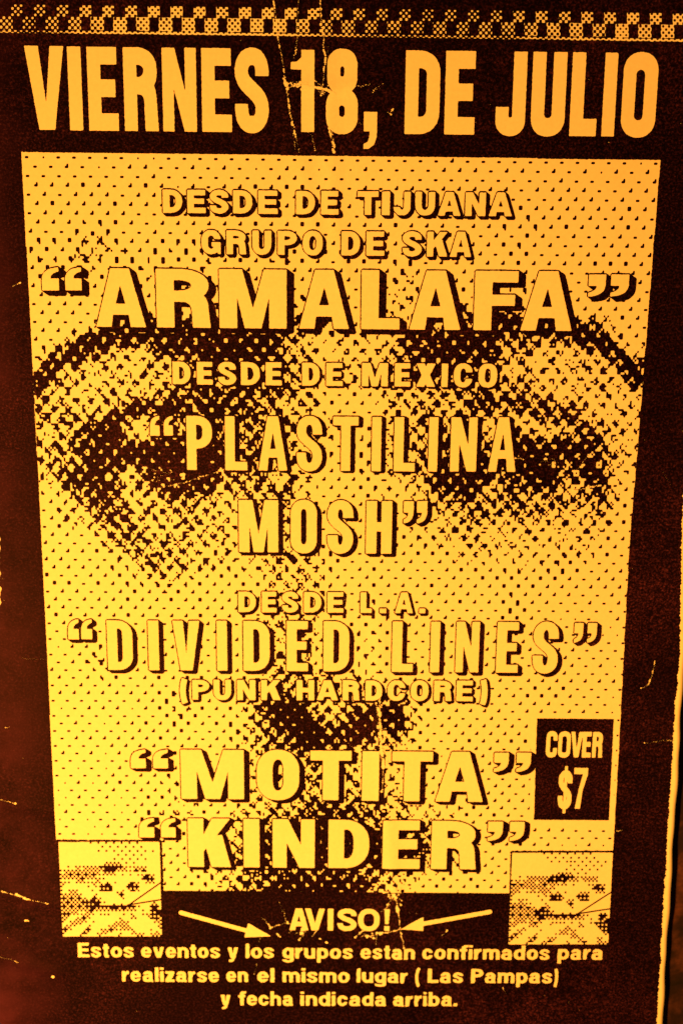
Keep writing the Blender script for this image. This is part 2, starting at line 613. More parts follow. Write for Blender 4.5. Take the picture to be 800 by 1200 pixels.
def lower(ch, w, x, sv, sh):
    """lower-case letters: baseline at y=0, x-height x, y down"""
    out = []

    def add(p, v=True): out.append(('p', v, p))
    def rect(x0, y0, x1, y1, v=True): add([(x0, y0), (x1, y0), (x1, y1), (x0, y1)], v)
    asc = -x * 1.36
    des = x * 0.38

    def ring(x0, y0, x1, y1):
        rx, ry = (x1 - x0) / 2, (y1 - y0) / 2
        add(rrect(x0, y0, x1, y1, rx, ry, e=2.15))
        add(rrect(x0 + sv, y0 + sh, x1 - sv, y1 - sh, rx - sv, ry - sh, e=2.1), False)

    def arch(x0, x1, up=True):
        r, ir = (x1 - x0) * 0.5, (x1 - x0 - 2 * sv) * 0.5
        if up:
            add(rrect(x0, -x - 0.2, x1, 0, r, r * 0.95, 'tr tl'))
            add(rrect(x0 + sv, -x + sh, x1 - sv, 0.6, ir, ir, 'tr tl'), False)
        else:
            add(rrect(x0, -x, x1, 0.2, r, r * 0.95, 'bl br'))
            add(rrect(x0 + sv, -x - 0.6, x1 - sv, -sh, ir, ir, 'bl br'), False)
    if ch in 'ocedbpqg':
        ring(0, -x - 0.15, w, 0.15)
        if ch == 'c':
            rect(w * 0.5, -x * 0.62, w + 1, -x * 0.38, False)
        if ch == 'e':
            rect(w * 0.4, -x * 0.46, w + 1, -x * 0.30, False)
            rect(sv * 0.8, -x * 0.58, w * 0.99, -x * 0.58 + sh * 0.72)
        if ch == 'd':
            rect(w - sv, asc, w, 0)
        if ch == 'b':
            rect(0, asc, sv, 0)
        if ch == 'p':
            rect(0, -x, sv, des)
        if ch in 'g':
            rect(w - sv, -x, w, des * 0.3)
            add(rrect(0, 0.1 * x, w, des, w / 2, des * 0.6, 'bl br'))
            add(rrect(sv, -0.5, w - sv, des - sh * 0.85, (w - 2 * sv) / 2, des * 0.2, 'bl br'), False)
            rect(0, -0.02 * x, w - sv - 0.2, des - sh * 1.35, False)
            ring(0, -x - 0.15, w, 0.02)
            rect(w - sv, -x, w, des * 0.3)
    elif ch in 'nh':
        arch(0, w)
        rect(0, asc if ch == 'h' else -x, sv, 0)
    elif ch == 'm':
        hw = (w + sv) / 2
        arch(0, hw), arch(hw - sv, w)
        rect(0, -x, sv, 0)
    elif ch == 'u':
        arch(0, w, False)
        rect(w - sv, -x, w, 0)
    elif ch == 'r':
        add([(sv, -x * 0.7), (w * 0.62, -x * 0.99), (w, -x * 1.02), (w, -x * 0.74), (w * 0.7, -x * 0.72), (sv, -x * 0.42)])
        rect(0, -x, sv, 0)
    elif ch == 'i':
        rect(0, -x, w, 0), rect(0, asc, w, asc + x * 0.22)
    elif ch == 'l':
        rect(0, asc, w, 0)
    elif ch == 't':
        rect(w * 0.22, -x * 1.26, w * 0.22 + sv, -x * 0.1)
        rect(0, -x, w, -x + sh * 0.85)
        add([(w * 0.22, -x * 0.4), (w * 0.22, -x * 0.14), (w * 0.42, 0.1), (w, 0), (w, -sh * 0.85), (w * 0.22 + sv, -sh), (w * 0.22 + sv, -x * 0.4)])
    elif ch == 'f':
        rect(w * 0.22, -x * 1.1, w * 0.22 + sv, 0)
        rect(-w * 0.08, -x, w * 1.0, -x + sh * 0.9)
        add([(w * 0.22, -x), (w * 0.22, -x * 1.12), (w * 0.32, -x * 1.28), (w * 0.6, asc), (w * 1.12, asc), (w * 1.12, asc + sh * 0.85),
             (w * 0.3 + sv, -x * 1.13), (w * 0.22 + sv, -x * 1.05), (w * 0.22 + sv, -x)])
    elif ch == 's':
        out = [(k, v, [(a, b - x) for a, b in d] if k == 'p' else (np.asarray(d[0]) - (0, x), d[1], d[2]))
               for k, v, d in glyph('S', w, x, sv * 0.95, sh * 0.9)]
    elif ch in 'vy':
        d = sv * 1.1
        add([(0, -x), (d, -x), (w / 2, -x * 0.28), (w - d, -x), (w, -x), (w / 2 + sv * 0.6, 0), (w / 2 - sv * 0.6, 0)])
        if ch == 'y':
            add([(w / 2 - sv * 0.5, -0.3 * x), (w / 2 + sv * 0.75, -0.3 * x), (w / 2 + sv * 0.35, des * 0.6), (w * 0.42, des), (w * 0.12, des),
                 (w * 0.12, des - sh * 0.85), (w * 0.36, des - sh), (w * 0.46, 0)])
    elif ch == 'z':
        rect(0, -x, w, -x + sh * 0.9), rect(0, -sh * 0.9, w, 0)
        add([(w - sv * 1.3, -x + sh * 0.5), (w, -x + sh * 0.5), (w, -x + sh * 0.9), (sv * 1.3, -sh * 0.5), (0, -sh * 0.5), (0, -sh * 0.9)])
    elif ch == 'a':
        add(rrect(w * 0.04, -x - 0.15, w * 0.93, 0, w * 0.44, x * 0.36, 'tl tr'))
        rect(-1, -x * 0.68, w * 0.93 - sv, 1, False)
        add(rrect(sv + w * 0.02, -x + sh * 0.9, w * 0.93 - sv, -x * 0.5, w * 0.2, x * 0.2, 'tl tr'), False)
        add(rrect(0, -x * 0.62, w * 0.9, 0.2, w * 0.3, x * 0.3, 'tl bl'))
        add(rrect(sv * 0.95, -x * 0.62 + sh * 0.8, w * 0.93 - sv, -sh * 0.75, w * 0.16, x * 0.12, 'tl bl br'), False)
        rect(w * 0.93 - sv, -x * 0.7, w * 0.93, 0)
        add([(w * 0.93 - sv, -x * 0.2), (w * 0.93, -x * 0.2), (w, 0), (w * 0.93 - sv * 0.8, 0)])
    return out


def stamp(R, prims, ox, oy):
    for k, v, d in prims:
        if k == 'p':
            R.poly([(ox + a, oy + b) for a, b in d], v)
        else:
            R.stroke(np.asarray(d[0]) + (ox, oy), d[1], d[2], v)


def stamp_isolated(R, prims, ox, oy):
    """draw one glyph by itself, then join it (its counters do not bite neighbours)"""
    keep = R.M
    R.M = np.zeros_like(keep)
    stamp(R, prims, ox, oy)
    R.M |= keep


def edge_field(M, res, soft=0.4, rough=0.10):
    return blur(M.astype(np.float32), soft * res) + rough * smooth_noise(M.shape, 0.7 * res)* blur(M.astype(np.float32), 1.0*res).clip(0,1) * (1 - blur(M.astype(np.float32), 1.0*res)) * 4


def shift_or(M, dx, dy):
    """union of M slid from 0 to (dx, dy) samples"""
    out = M.copy()
    n = int(max(abs(dx), abs(dy)))
    for k in range(1, n + 1):
        sx, sy = int(round(dx * k / n)), int(round(dy * k / n))
        out[max(sy, 0):, max(sx, 0):] |= M[:M.shape[0] - max(sy, 0), :M.shape[1] - max(sx, 0)]
    return out


def dilate(M, r):
    F = M.copy()
    for dx, dy in [(r, 0), (-r, 0), (0, r), (0, -r), (int(r * .7), int(r * .7)), (-int(r * .7), int(r * .7)),
                   (int(r * .7), -int(r * .7)), (-int(r * .7), -int(r * .7))]:
        G = np.zeros_like(M)
        h, w_ = M.shape
        G[max(dy, 0):h + min(dy, 0), max(dx, 0):w_ + min(dx, 0)] = M[max(-dy, 0):h + min(-dy, 0), max(-dx, 0):w_ + min(-dx, 0)]
        F |= G
    return F


def text_line(name, letters, top, bot, sv, sh, outline=0.0, drop=None, res=3.0, label=None, parent=flyer, special=None):
    """letters: (char, x0, x1); top/bot: ((x, y), (x, y)) guide lines; sv/sh in measuring units"""
    lin = lambda g, x: g[0][1] + (x - g[0][0]) * (g[1][1] - g[0][1]) / (g[1][0] - g[0][0])
    xs0, xs1 = min(l[1] for l in letters), max(l[2] for l in letters)
    boxes = []
    for ch, a, b in letters:
        xm = (a + b) / 2
        yt, yb = lin(top, xm), lin(bot, xm)
        if special and ch in special:
            yt, yb = special[ch](xm, yt, yb)
        ym = (yt + yb) / 2
        l, r = P(a, ym), P(b, ym)
        t, d = P(xm, yt), P(xm, yb)
        k = (r[0] - l[0]) / (b - a)
        kv = (d[1] - t[1]) / (yb - yt)
        boxes.append((ch, l[0], t[1], r[0] - l[0], d[1] - t[1], sv * k, sh * kv))
    pad = 12
    R = Raster(min(b[1] for b in boxes) - pad, min(b[2] for b in boxes) - pad,
               max(b[1] + b[3] for b in boxes) + pad, max(b[2] + b[4] for b in boxes) + pad, res)
    for ch, x, y, w_, h_, a, b in boxes:
        stamp_isolated(R, glyph(ch, w_, h_, a, b), x, y)
    o = trace(name, edge_field(R.M, res), R.x0, R.y0, res, 3, PAPER, parent, label)
    if drop or outline:
        D = dilate(R.M, max(1, int(round(outline * res))))
        if drop:
            D = shift_or(D, drop[0] * res, drop[1] * res)
        # the toner lies round the letters only
        G = edge_field(D, res, 0.35) * 1.0
        inner = blur(R.M.astype(np.float32), 0.4 * res)
        G = np.minimum(G, 1.0 - (inner > 0.92))
        trace('drop_shadow', G, R.x0, R.y0, res, 2, INK, o)
    return o


# ------------------------------------------------------------------ 1 black border with the panel left open
PANEL_L = [(178, 26), (300, 32.2), (440, 39.3), (632, 49.6), (775, 56.4), (862, 60.4), (972, 65.6), (1043, 69)]
PANEL_R = [(187, 772), (350, 759.2), (530, 745.2), (632, 736.4), (870, 723.6), (993, 716.8), (1045, 713.6), (1104, 711)]


def interp(tab, y):
    return np.interp(y, [a for a, b in tab], [b for a, b in tab])


def panel_outline():
    L_ = [(interp(PANEL_L, y), y) for y in np.linspace(178, 984, 20)]
    R_ = [(interp(PANEL_R, y), y) for y in np.linspace(994.5, 187.5, 20)]
    bottom = [(190, 984.5), (191, 1043), (300, 1043.3), (420, 1043.7), (500, 1044.3), (596, 1044.7), (597.5, 995)]
    return L_ + bottom + R_


def build_border():
    res = 1.6
    R = Raster(-470, -735, 450, 700, res)
    R.poly([(-470, -735), (450, -735), (450, 700), (-470, 700)])
    R.poly(PP(panel_outline()), False)
    F = edge_field(R.M, res, 0.5, 0.12)
    # unprinted margin down the right side, its toner edge scalloped
    ys = np.arange(R.ny) / res + R.y0
    tab_y = [P(x, y)[1] for x, y in INNER_R]
    tab_x = [P(x, y)[0] for x, y in INNER_R]
    lim = np.interp(ys, tab_y, tab_x)
    lim = lim + 0.9 * np.abs(np.sin(ys * math.pi / 4.3)) + 0.5 * smooth_noise((R.ny, 1), 2.5)[:, 0]
    xs = np.arange(R.nx) / res + R.x0
    F = np.minimum(F, np.clip(0.5 + (lim[:, None] - xs[None, :]) * 0.8, 0, 1))
    # worn toner at the left edge of the sheet
    yl = np.array([P(0, y)[1] for y in (585, 612, 640, 668, 700, 715)])
    wear = np.interp(ys, yl, [0, 0.2, 1.3, 0.8, 1.2, 0]) + np.interp(ys, yl, [0, 1, 1, 1, 1, 0]) * 0.8 * smooth_noise((R.ny, 1), 3)[:, 0]
    leftpx = np.array([P(0, y)[0] for y in (500, 800)])
    lx = np.interp(ys, [P(0, 500)[1], P(0, 800)[1]], leftpx) + wear
    band = (ys > yl[0]) & (ys < yl[-1])
    F = np.where(band[:, None], np.minimum(F, np.clip(0.5 + (xs[None, :] - lx[:, None]) * 0.8, 0, 1)), F)
    # pin holes in the toner
    F -= 1.2 * (smooth_noise(F.shape, 0.7) > 4.15)
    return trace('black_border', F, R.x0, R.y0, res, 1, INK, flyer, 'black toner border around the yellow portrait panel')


INNER_R = [(812, 300), (803, 480), (797, 590), (795, 640), (793, 760), (787.5, 820), (782.5, 900), (774.5, 1040), (766, 1200), (765, 1230)]
build_border()

# ------------------------------------------------------------------ 2 halftone face
GX = list(range(40, 741, 20))
TONE = {
    180: '0 0 0 0 0 0 0 0 0 0 0 0 0 0 0 0 0 0 0 0 0 0 0 0 0 0 0 0 0 0 0 0 0 0 0 0',
    240: '1 1 1 1 1 1 1 1 1 1 1 1 1 1 1 1 1 1 1 1 1 1 1 1 1 1 1 1 1 1 1 1 1 1 1 1',
    270: '1 1 1 2 2 1 1 1 1 1 1 1 1 1 1 1 1 1 1 1 1 1 1 1 1 1 1 1 2 2 1 1 1 1 1 1',
    300: '2 2 2 3 3 2 2 2 2 2 2 2 2 1 2 2 1 1 2 2 1 1 1 1 1 1 1 1 1 1 1 1 1 1 1 1',
    330: '1 1 1 1 1 1 2 2 1 1 2 2 1 1 2 2 1 1 1 1 1 2 3 1 1 1 1 1 1 1 1 1 1 1 1 1',
    350: '1 1 1 1 1 1 1 1 1 2 3 2 1 1 2 2 2 1 1 1 2 3 3 2 2 2 2 3 3 2 1 1 1 1 1 1',
    366: '1 1 1 1 1 1 2 2 2 3 4 4 3 3 3 2 2 1 1 1 2 4 4 5 5 5 5 6 6 4 3 2 1 1 1 1',
    380: '1 1 1 1 2 5 7 7 8 8 8 9 9 8 8 7 5 3 2 2 2 3 4 5 7 8 9 9 8 7 8 8 8 7 2 1',
    400: '1 1 3 8 8 7 8 8 9 9 9 9 9 8 7 5 3 2 3 3 3 4 7 8 9 9 9 8 7 5 4 5 6 8 6 1',
    420: '1 4 8 7 4 3 3 5 6 7 8 9 9 9 8 7 4 2 2 3 3 5 7 8 9 9 8 7 5 4 3 3 3 4 8 6',
    440: '4 7 6 3 3 3 3 3 4 6 8 8 8 8 8 7 5 3 2 3 4 6 7 8 8 8 7 6 4 4 3 3 2 2 4 6',
    460: '5 6 4 3 3 3 3 4 5 7 7 7 7 7 7 6 4 2 1 1 2 3 4 5 6 6 7 7 6 5 4 3 3 3 3 3',
    480: '6 5 5 4 4 5 7 7 7 7 8 8 8 7 6 5 4 2 1 1 1 3 4 5 6 7 7 7 7 7 7 6 5 3 3 3',
    500: '4 4 5 7 8 8 5 4 6 7 7 7 7 6 6 6 4 3 2 1 2 3 4 5 6 7 5 3 4 4 4 6 7 5 4 3',
    520: '3 4 5 8 9 8 7 8 9 9 9 8 7 7 6 5 4 3 1 2 3 4 5 5 6 7 6 6 8 8 8 8 7 6 4 3',
    540: '4 4 6 8 9 9 9 9 9 9 9 9 7 7 7 5 4 2 1 2 3 4 4 5 7 8 8 8 9 9 8 8 8 7 4 2',
    560: '3 4 7 9 8 7 5 8 9 9 9 6 4 7 6 5 3 1 1 1 2 3 4 4 8 9 8 7 7 8 9 7 7 8 4 2',
    580: '2 2 4 7 8 7 3 4 6 7 6 3 3 6 5 5 3 1 1 1 2 3 3 4 7 6 5 5 6 6 7 5 6 7 3 1',
    600: '1 1 3 5 6 7 6 4 4 5 5 3 2 3 5 5 4 1 1 1 1 2 2 2 3 4 5 6 6 5 5 4 4 5 2 1',
    620: '1 1 1 2 4 7 7 4 4 4 4 3 2 3 5 5 4 1 1 1 1 2 2 2 3 3 4 3 3 3 2 3 3 3 1 1',
    640: '1 1 1 1 2 5 6 5 5 4 3 3 2 2 4 5 4 2 1 1 1 1 1 2 2 3 3 3 3 3 2 3 3 2 1 1',
    660: '1 1 1 1 1 2 4 5 4 4 3 2 2 3 4 5 4 2 1 1 1 1 1 1 1 2 2 2 2 2 2 2 2 1 1 0',
    680: '1 1 1 1 1 1 2 2 3 2 1 1 1 2 3 4 4 2 1 1 1 1 1 1 1 1 1 1 1 1 1 1 1 1 1 0',
    700: '1 1 1 1 1 1 1 1 1 1 1 1 1 2 3 4 3 2 1 1 1 1 1 1 1 1 1 1 2 1 1 1 1 1 1 0',
    720: '1 1 1 1 1 1 1 1 1 1 1 1 1 2 3 4 3 2 1 1 2 1 1 1 1 1 1 1 2 1 1 0 0 0 0 0',
    740: '0 0 0 0 0 2 1 0 1 1 1 1 1 2 4 5 4 2 1 2 2 1 1 1 1 1 1 1 1 1 1 0 0 0 0 0',
    760: '0 0 0 1 2 2 1 0 1 1 1 1 1 2 4 5 4 2 1 2 2 1 1 1 1 1 1 1 1 1 1 1 1 1 0 0',
    780: '0 0 0 1 3 1 1 1 1 1 1 1 1 2 5 5 5 3 1 2 2 1 1 1 1 1 1 1 1 1 1 1 1 1 0 0',
    800: '0 0 0 1 1 1 1 1 1 2 1 1 1 3 5 6 5 4 3 3 3 2 1 1 1 1 1 1 1 1 1 1 1 1 0 0',
    820: '0 0 0 1 1 1 1 1 2 2 1 1 2 5 7 9 6 4 4 5 6 5 3 2 1 1 1 1 1 1 1 1 0 0 0 0',
    840: '0 0 0 1 1 1 1 1 2 2 1 1 2 5 7 9 9 5 6 9 8 8 4 1 1 1 1 1 1 1 1 1 0 0 0 0',
    858: '0 0 0 0 0 1 1 1 1 1 1 1 2 4 7 8 9 9 8 9 7 7 3 1 1 1 1 1 1 1 1 1 0 0 0 0',
    878: '0 0 0 0 0 1 1 1 1 1 1 1 2 4 6 7 8 7 7 6 5 3 2 1 1 1 1 1 1 1 1 1 0 0 0 0',
    900: '0 0 0 0 0 1 1 1 2 1 1 1 1 4 5 5 5 5 4 4 3 2 2 1 1 1 1 1 1 1 1 1 0 0 0 0',
    920: '0 0 0 0 0 1 1 1 2 2 1 1 1 3 5 5 5 5 5 4 3 3 2 1 1 1 1 1 1 1 1 1 0 0 0 0',
    940: '0 0 0 0 0 0 1 2 2 3 1 1 2 3 5 5 6 7 7 6 5 4 4 3 2 2 1 1 1 1 1 1 0 0 0 0',
    960: '0 0 0 0 0 0 1 2 3 2 1 1 3 5 6 7 8 8 8 7 7 6 5 4 3 2 1 1 1 1 1 1 0 0 0 0',
    980: '0 0 0 0 0 0 0 1 1 1 1 3 5 8 8 8 9 9 8 9 9 9 7 6 5 2 1 1 1 1 1 1 0 0 0 0',
    1000: '0 0 0 0 0 0 0 1 1 1 1 3 5 8 9 8 9 9 9 9 9 8 8 6 5 3 1 1 1 1 1 1 0 0 0 0',
    1020: '0 0 0 0 0 0 0 1 1 1 2 3 5 6 7 7 8 7 8 8 6 4 4 3 2 2 1 1 1 1 1 1 0 0 0 0',
    1038: '0 0 0 0 0 0 0 1 1 1 2 3 4 7 8 9 9 8 9 8 5 3 2 1 1 1 1 1 1 1 1 1 0 0 0 0',
    1050: '0 0 0 0 0 0 0 1 1 1 2 3 4 7 8 9 9 9 9 9 6 3 2 1 1 1 1 1 1 1 1 1 0 0 0 0'}
LEVEL = np.array([0.058, 0.086, 0.18, 0.285, 0.37, 0.46, 0.54, 0.65, 0.785, 0.94])
TY = sorted(TONE)
TG = np.array([[LEVEL[int(v)] for v in TONE[y].split()] for y in TY])


def tone(px, py):
    j = np.clip(np.searchsorted(TY, py) - 1, 0, len(TY) - 2)
    ty = np.array(TY)
    v = np.clip((py - ty[j]) / (ty[j + 1] - ty[j]), 0, 1)
    g = np.clip((px - 40) / 20.0, 0, 34.999)
    i = g.astype(int)
    u = g - i
    return (TG[j, i] * (1 - u) + TG[j, i + 1] * u) * (1 - v) + (TG[j + 1, i] * (1 - u) + TG[j + 1, i + 1] * u) * v


FEATURES = [  # drawn features of the face: polyline, half width, darkness
    ([(50, 446), (72, 420), (108, 397), (160, 387), (240, 389), (310, 400)], 11, 0.93),
    ([(205, 478), (165, 480), (130, 489), (105, 505), (90, 525)], 7, 0.86),
    ([(100, 545), (125, 552)], 7, 0.66),
    ([(168, 534), (200, 532), (232, 545)], 18, 0.96),
    ([(80, 556), (105, 585), (128, 604)], 7, 0.72),
    ([(150, 548), (152, 575), (166, 602), (185, 625)], 6, 0.24),
    ([(85, 455), (120, 432), (165, 422), (195, 428)], 13, 0.30),
    ([(150, 505), (166, 497)], 8, 0.25),
    ([(480, 402), (530, 389), (590, 383), (660, 385), (700, 396), (728, 421), (748, 440)], 8, 0.94),
    ([(555, 470), (600, 474), (650, 483), (685, 500), (705, 525)], 6, 0.76),
    ([(612, 546), (645, 540)], 15, 0.93),
    ([(690, 540), (700, 565)], 6, 0.85),
    ([(572, 501), (620, 497), (650, 506)], 7, 0.24),
    ([(640, 425), (690, 432), (720, 460)], 18, 0.28),
    ([(515, 562), (542, 572)], 11, 0.92),
    ([(560, 590), (620, 588), (672, 592)], 7, 0.55),
    ([(322, 822), (345, 845), (370, 863)], 13, 0.985),
    ([(408, 864), (426, 850), (438, 840)], 12, 0.97),
    ([(464, 832), (464, 858)], 8, 0.90),
    ([(384, 812), (391, 838)], 9, 0.28),
    ([(330, 1034), (425, 1034)], 7, 0.93)]


def features(px, py, D):
    for pts, hw, val in FEATURES:
        d2 = np.full(D.shape, 1e9)
        for a, b in zip(pts[:-1], pts[1:]):
            ax, ay, bx, by = *a, *b
            q = (bx - ax) ** 2 + (by - ay) ** 2
            t = np.clip(((px - ax) * (bx - ax) + (py - ay) * (by - ay)) / q, 0, 1)
            d2 = np.minimum(d2, (px - ax - t * (bx - ax)) ** 2 + (py - ay - t * (by - ay)) ** 2)
        m = 1 / (1 + np.exp((np.sqrt(d2) - hw) / 1.8))
        D = D * (1 - 0.85 * m) + val * 0.85 * m
    return D


def halftone_bits(X, Y, D, pitch_x, pitch_y, ox, oy, grain):
    """clustered 45-degree screen on an 8 x 8 pixel cell"""
    th = np.zeros((8, 8))
    order = []
    for j in range(8):
        for i in range(8):
            def tor(a, b):
                dx = min(abs(i - a), 8 - abs(i - a))
                dy = min(abs(j - b), 8 - abs(j - b))
                return math.hypot(dx * 0.93, dy)
            d = min(tor(2.52, 1.8), tor(6.52, 5.8))
            l_ = min(tor(6.52, 1.8), tor(2.52, 5.8))
            order.append((d - l_ + 0.011 * ((i * 5 + j * 3) % 7), j, i))
    for k, (_, j, i) in enumerate(sorted(order)):
        th[j, i] = (k + 0.5) / 64
    ii = np.floor((X - ox) / pitch_x).astype(int)
    jj = np.floor((Y - oy) / pitch_y).astype(int)
    mid = np.clip((D - 0.13) / 0.12, 0, 1) * np.clip((0.9 - D) / 0.12, 0, 1)
    return D + grain > 0.5 + (th[jj % 8, ii % 8] - 0.5) * (1 - 0.3 * mid)


def build_face():
    tl, tr, bl = P(26, 178), P(772, 187.5), P(69.3, 1042.2)
    x0, x1, y0, y1 = tl[0] - 3, tr[0] + 3, tl[1] - 3, bl[1] + 4
    px_, py_ = (tr[0] - tl[0]) / 40.6 / 8, (bl[1] - tl[1]) / 45.2 / 8
    nx, ny = int((x1 - x0) / px_) + 1, int((y1 - y0) / py_) + 1
    X = x0 + (np.arange(nx) + 0.5)[None, :] * px_ + np.zeros((ny, 1))
    Y = y0 + (np.arange(ny) + 0.5)[:, None] * py_ + np.zeros((1, nx))
    mx, my = unP(X, Y)
    mx = mx + 2.5 * smooth_noise((ny, nx), 3.0)
    my = my + 2.5 * smooth_noise((ny, nx), 3.0)
    D = features(mx, my, tone(mx, my))
    amp = 4 * D * (1 - D)
    g = (0.045 + 0.0 * D) * 0
    g = 0.015 * smooth_noise((ny, nx), 3.0) + np.clip((D - 0.12) * 9, 0, 1) * amp * (
        0.24 * smooth_noise((ny, nx), 0.3) + 0.07 * smooth_noise((ny, nx), 1.8))
    # isolated light flecks and clots of the coarse copy
    bits = halftone_bits(X, Y, D, px_, py_, x0 + 1.5, y0 + 1.5, g)
    up = 5
    F = np.repeat(np.repeat(bits.astype(np.float32), up, 0), up, 1)
    F = blur(F, up * 0.29)
    # non-square pixels: trace in pixel units through a local mapping
    o_res = up / px_
    # resample rows so that samples are square
    ny2 = int((y1 - y0) * o_res)
    src = np.clip((np.arange(ny2) / o_res / py_) * up, 0, F.shape[0] - 1.001)
    j = src.astype(int)
    f = (src - j)[:, None]
    F = F[j] * (1 - f) + F[np.minimum(j + 1, F.shape[0] - 1)] * f
    # keep inside the panel
    Rm = Raster(x0, y0, x0 + F.shape[1] / o_res, y0 + F.shape[0] / o_res, o_res)
    Rm.poly(PP([(x, y) for x, y in panel_outline()]))
    keep = np.zeros(F.shape, bool)
    a, b = min(F.shape[0], Rm.ny), min(F.shape[1], Rm.nx)
    keep[:a, :b] = Rm.M[:a, :b]
    # the price box and the top lines of the small pictures stay clear
    for q in ([(622, 834), (722, 834), (716, 964), (619, 964)],):
        Rq = Raster(x0, y0, x0 + F.shape[1] / o_res, y0 + F.shape[0] / o_res, o_res)
        Rq.poly(PP(q))
        keep[:a, :b] &= ~Rq.M[:a, :b]
    F = np.where(keep, F, 0)
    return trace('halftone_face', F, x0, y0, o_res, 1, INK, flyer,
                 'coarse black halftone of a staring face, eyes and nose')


build_face()

# ------------------------------------------------------------------ 3 chequered strip along the top
def build_strip():
    res = 3.0
    a, b = P(-12, 0), P(815, 52)
    R = Raster(a[0] - 4, a[1] - 14, b[0] + 4, b[1] + 6, res)
    X = R.x0 + np.arange(R.nx)[None, :] / res + np.zeros((R.ny, 1))
    Y = R.y0 + np.arange(R.ny)[:, None] / res + np.zeros((1, R.nx))
    mx, my = unP(X, Y)
    base = np.interp(mx, [0, 200, 400, 600, 800], [0, 2.0, 4.6, 7.2, 10.5])
    v = my - base
    wob = 0.5 * smooth_noise(R.M.shape, 6)
    ua = (mx - 21.3 + 13.3) % 26.62 - 13.3
    ub = (mx - 8.5 + 13.3) % 26.62 - 13.3
    sq = lambda u, c, hw, hh: np.minimum(hw - np.abs(u), hh - np.abs(v - c))
    d = np.maximum(sq(ua, 12.5, 6.9, 6.6), sq(ub, 27, 7.8, 8.0))
    d = np.maximum(d, 1.5 - np.abs(v - 37.3)) + wob * 0.4
    scr = np.cos(mx * 2 * math.pi / 6.66 + 0.4) * np.cos(v * 2 * math.pi / 7.3 + 0.6)
    lvl = np.interp(mx, [0, 50, 90, 130, 180, 330, 390, 430, 560, 610, 690, 740, 800],
                    [0.12, 0.15, -0.05, -0.25, -0.35, -0.35, 0.0, 0.15, 0.12, 0.0, -0.15, -0.32, -0.3])
    lvl = lvl + 0.10 + 0.12 * smooth_noise(R.M.shape, 14) 
    lvl = lvl + np.where(np.abs(v - 37) < 2.2, -0.1, 0)
    f = np.minimum(np.clip(0.5 + 0.6 * d, 0, 1), np.clip(0.5 + 1.6 * (scr - lvl), 0, 1))
    f = blur(f, 0.9)
    trace('checker_strip', f, R.x0, R.y0, res, 3, PAPER, flyer, 'yellow strip of small chequered squares')


build_strip()

# ------------------------------------------------------------------ 4 lettering
HEAD = [('V', 31.8, 77.2), ('I', 81.5, 96.8), ('E', 104, 138.3), ('R', 145.8, 185.8), ('N', 191.2, 230.6), ('E', 236.8, 271), ('S', 275.6, 315),
        ('1', 340.8, 368.2), ('8', 382, 419.3), (',', 426, 441.3), ('D', 474.3, 514.5), ('E', 520.8, 555.3), ('J', 580.5, 615.3),
        ('U', 622, 661.5), ('L', 667.8, 699), ('I', 705.5, 720.5), ('O', 727.5, 768)]
text_line('headline', HEAD, ((30, 54), (765, 62.6)), ((30, 152), (765, 160.3)), 15.3, 20.5,
          label='tall condensed headline reading VIERNES 18, DE JULIO',
          special={',': lambda x, t, b: (131, 174.5), '1': lambda x, t, b: (58.5, 154.5)})


def quotes(kind, spans):
    return [(kind, a, b) for a, b in spans]


text_line('heading_line', [('D', 191.5, 214), ('E', 220, 241), ('S', 246.3, 268), ('D', 273.5, 296), ('E', 302.8, 325), ('D', 347, 369), ('E', 376, 396),
                           ('T', 418.5, 443), ('I', 447, 456.5), ('J', 460.5, 480.5), ('U', 486, 509), ('A', 512.5, 539), ('N', 544.5, 568), ('A', 572, 599)],
          ((191, 222), (600, 225.5)), ((191, 249), (600, 253)), 7.6, 6.2, 1.5, (3.2, 3.0), label='small outlined line reading DESDE DE TIJUANA')
text_line('heading_line', [('G', 236.5, 259), ('R', 265.8, 288.8), ('U', 295.8, 318), ('P', 325.8, 348), ('O', 354.8, 378), ('D', 400, 421.5), ('E', 429, 449.5),
                           ('S', 471, 493.5), ('K', 499.5, 523.5), ('A', 526.5, 551.5)],
          ((236, 269.5), (552, 271.5)), ((236, 297), (552, 300.5)), 7.6, 6.2, 1.5, (3.0, 3.0), label='small outlined line reading GRUPO DE SKA')

Q = lambda t0, b0: (lambda x, t, b: (t0, b0))
text_line('band_name', quotes('“', [(50, 69.5), (77, 96)]) + [('A', 112.5, 171), ('R', 184, 247), ('M', 257.5, 336), ('A', 350.5, 409), ('L', 423, 468), ('A', 479.5, 539.5),
                                                           ('F', 555, 605), ('A', 609.8, 670)] + quotes('”', [(688, 708), (714, 735)]),
          ((112, 314), (670, 317.5)), ((112, 382.3), (670, 387)), 20.5, 13.2, 1.5, (7.5, 5.0),
          special={'“': Q(313, 340), '”': Q(321, 347)}, label='wide bold band name reading “ARMALAFA”')
text_line('heading_line', [('D', 203, 223.8), ('E', 231.2, 249.3), ('S', 256, 277), ('D', 282.7, 304.8), ('E', 311.7, 330), ('D', 354, 374.5), ('E', 382, 401),
                           ('M', 423.6, 454), ('E', 462, 480), ('X', 487, 509.5), ('I', 516.5, 524), ('C', 531, 552.6), ('O', 559.6, 581.3)],
          ((203, 423), (580, 425.5)), ((203, 449.3), (580, 453)), 7.6, 5.8, 1.5, (2.0, 1.6), label='small line reading DESDE DE MEXICO')
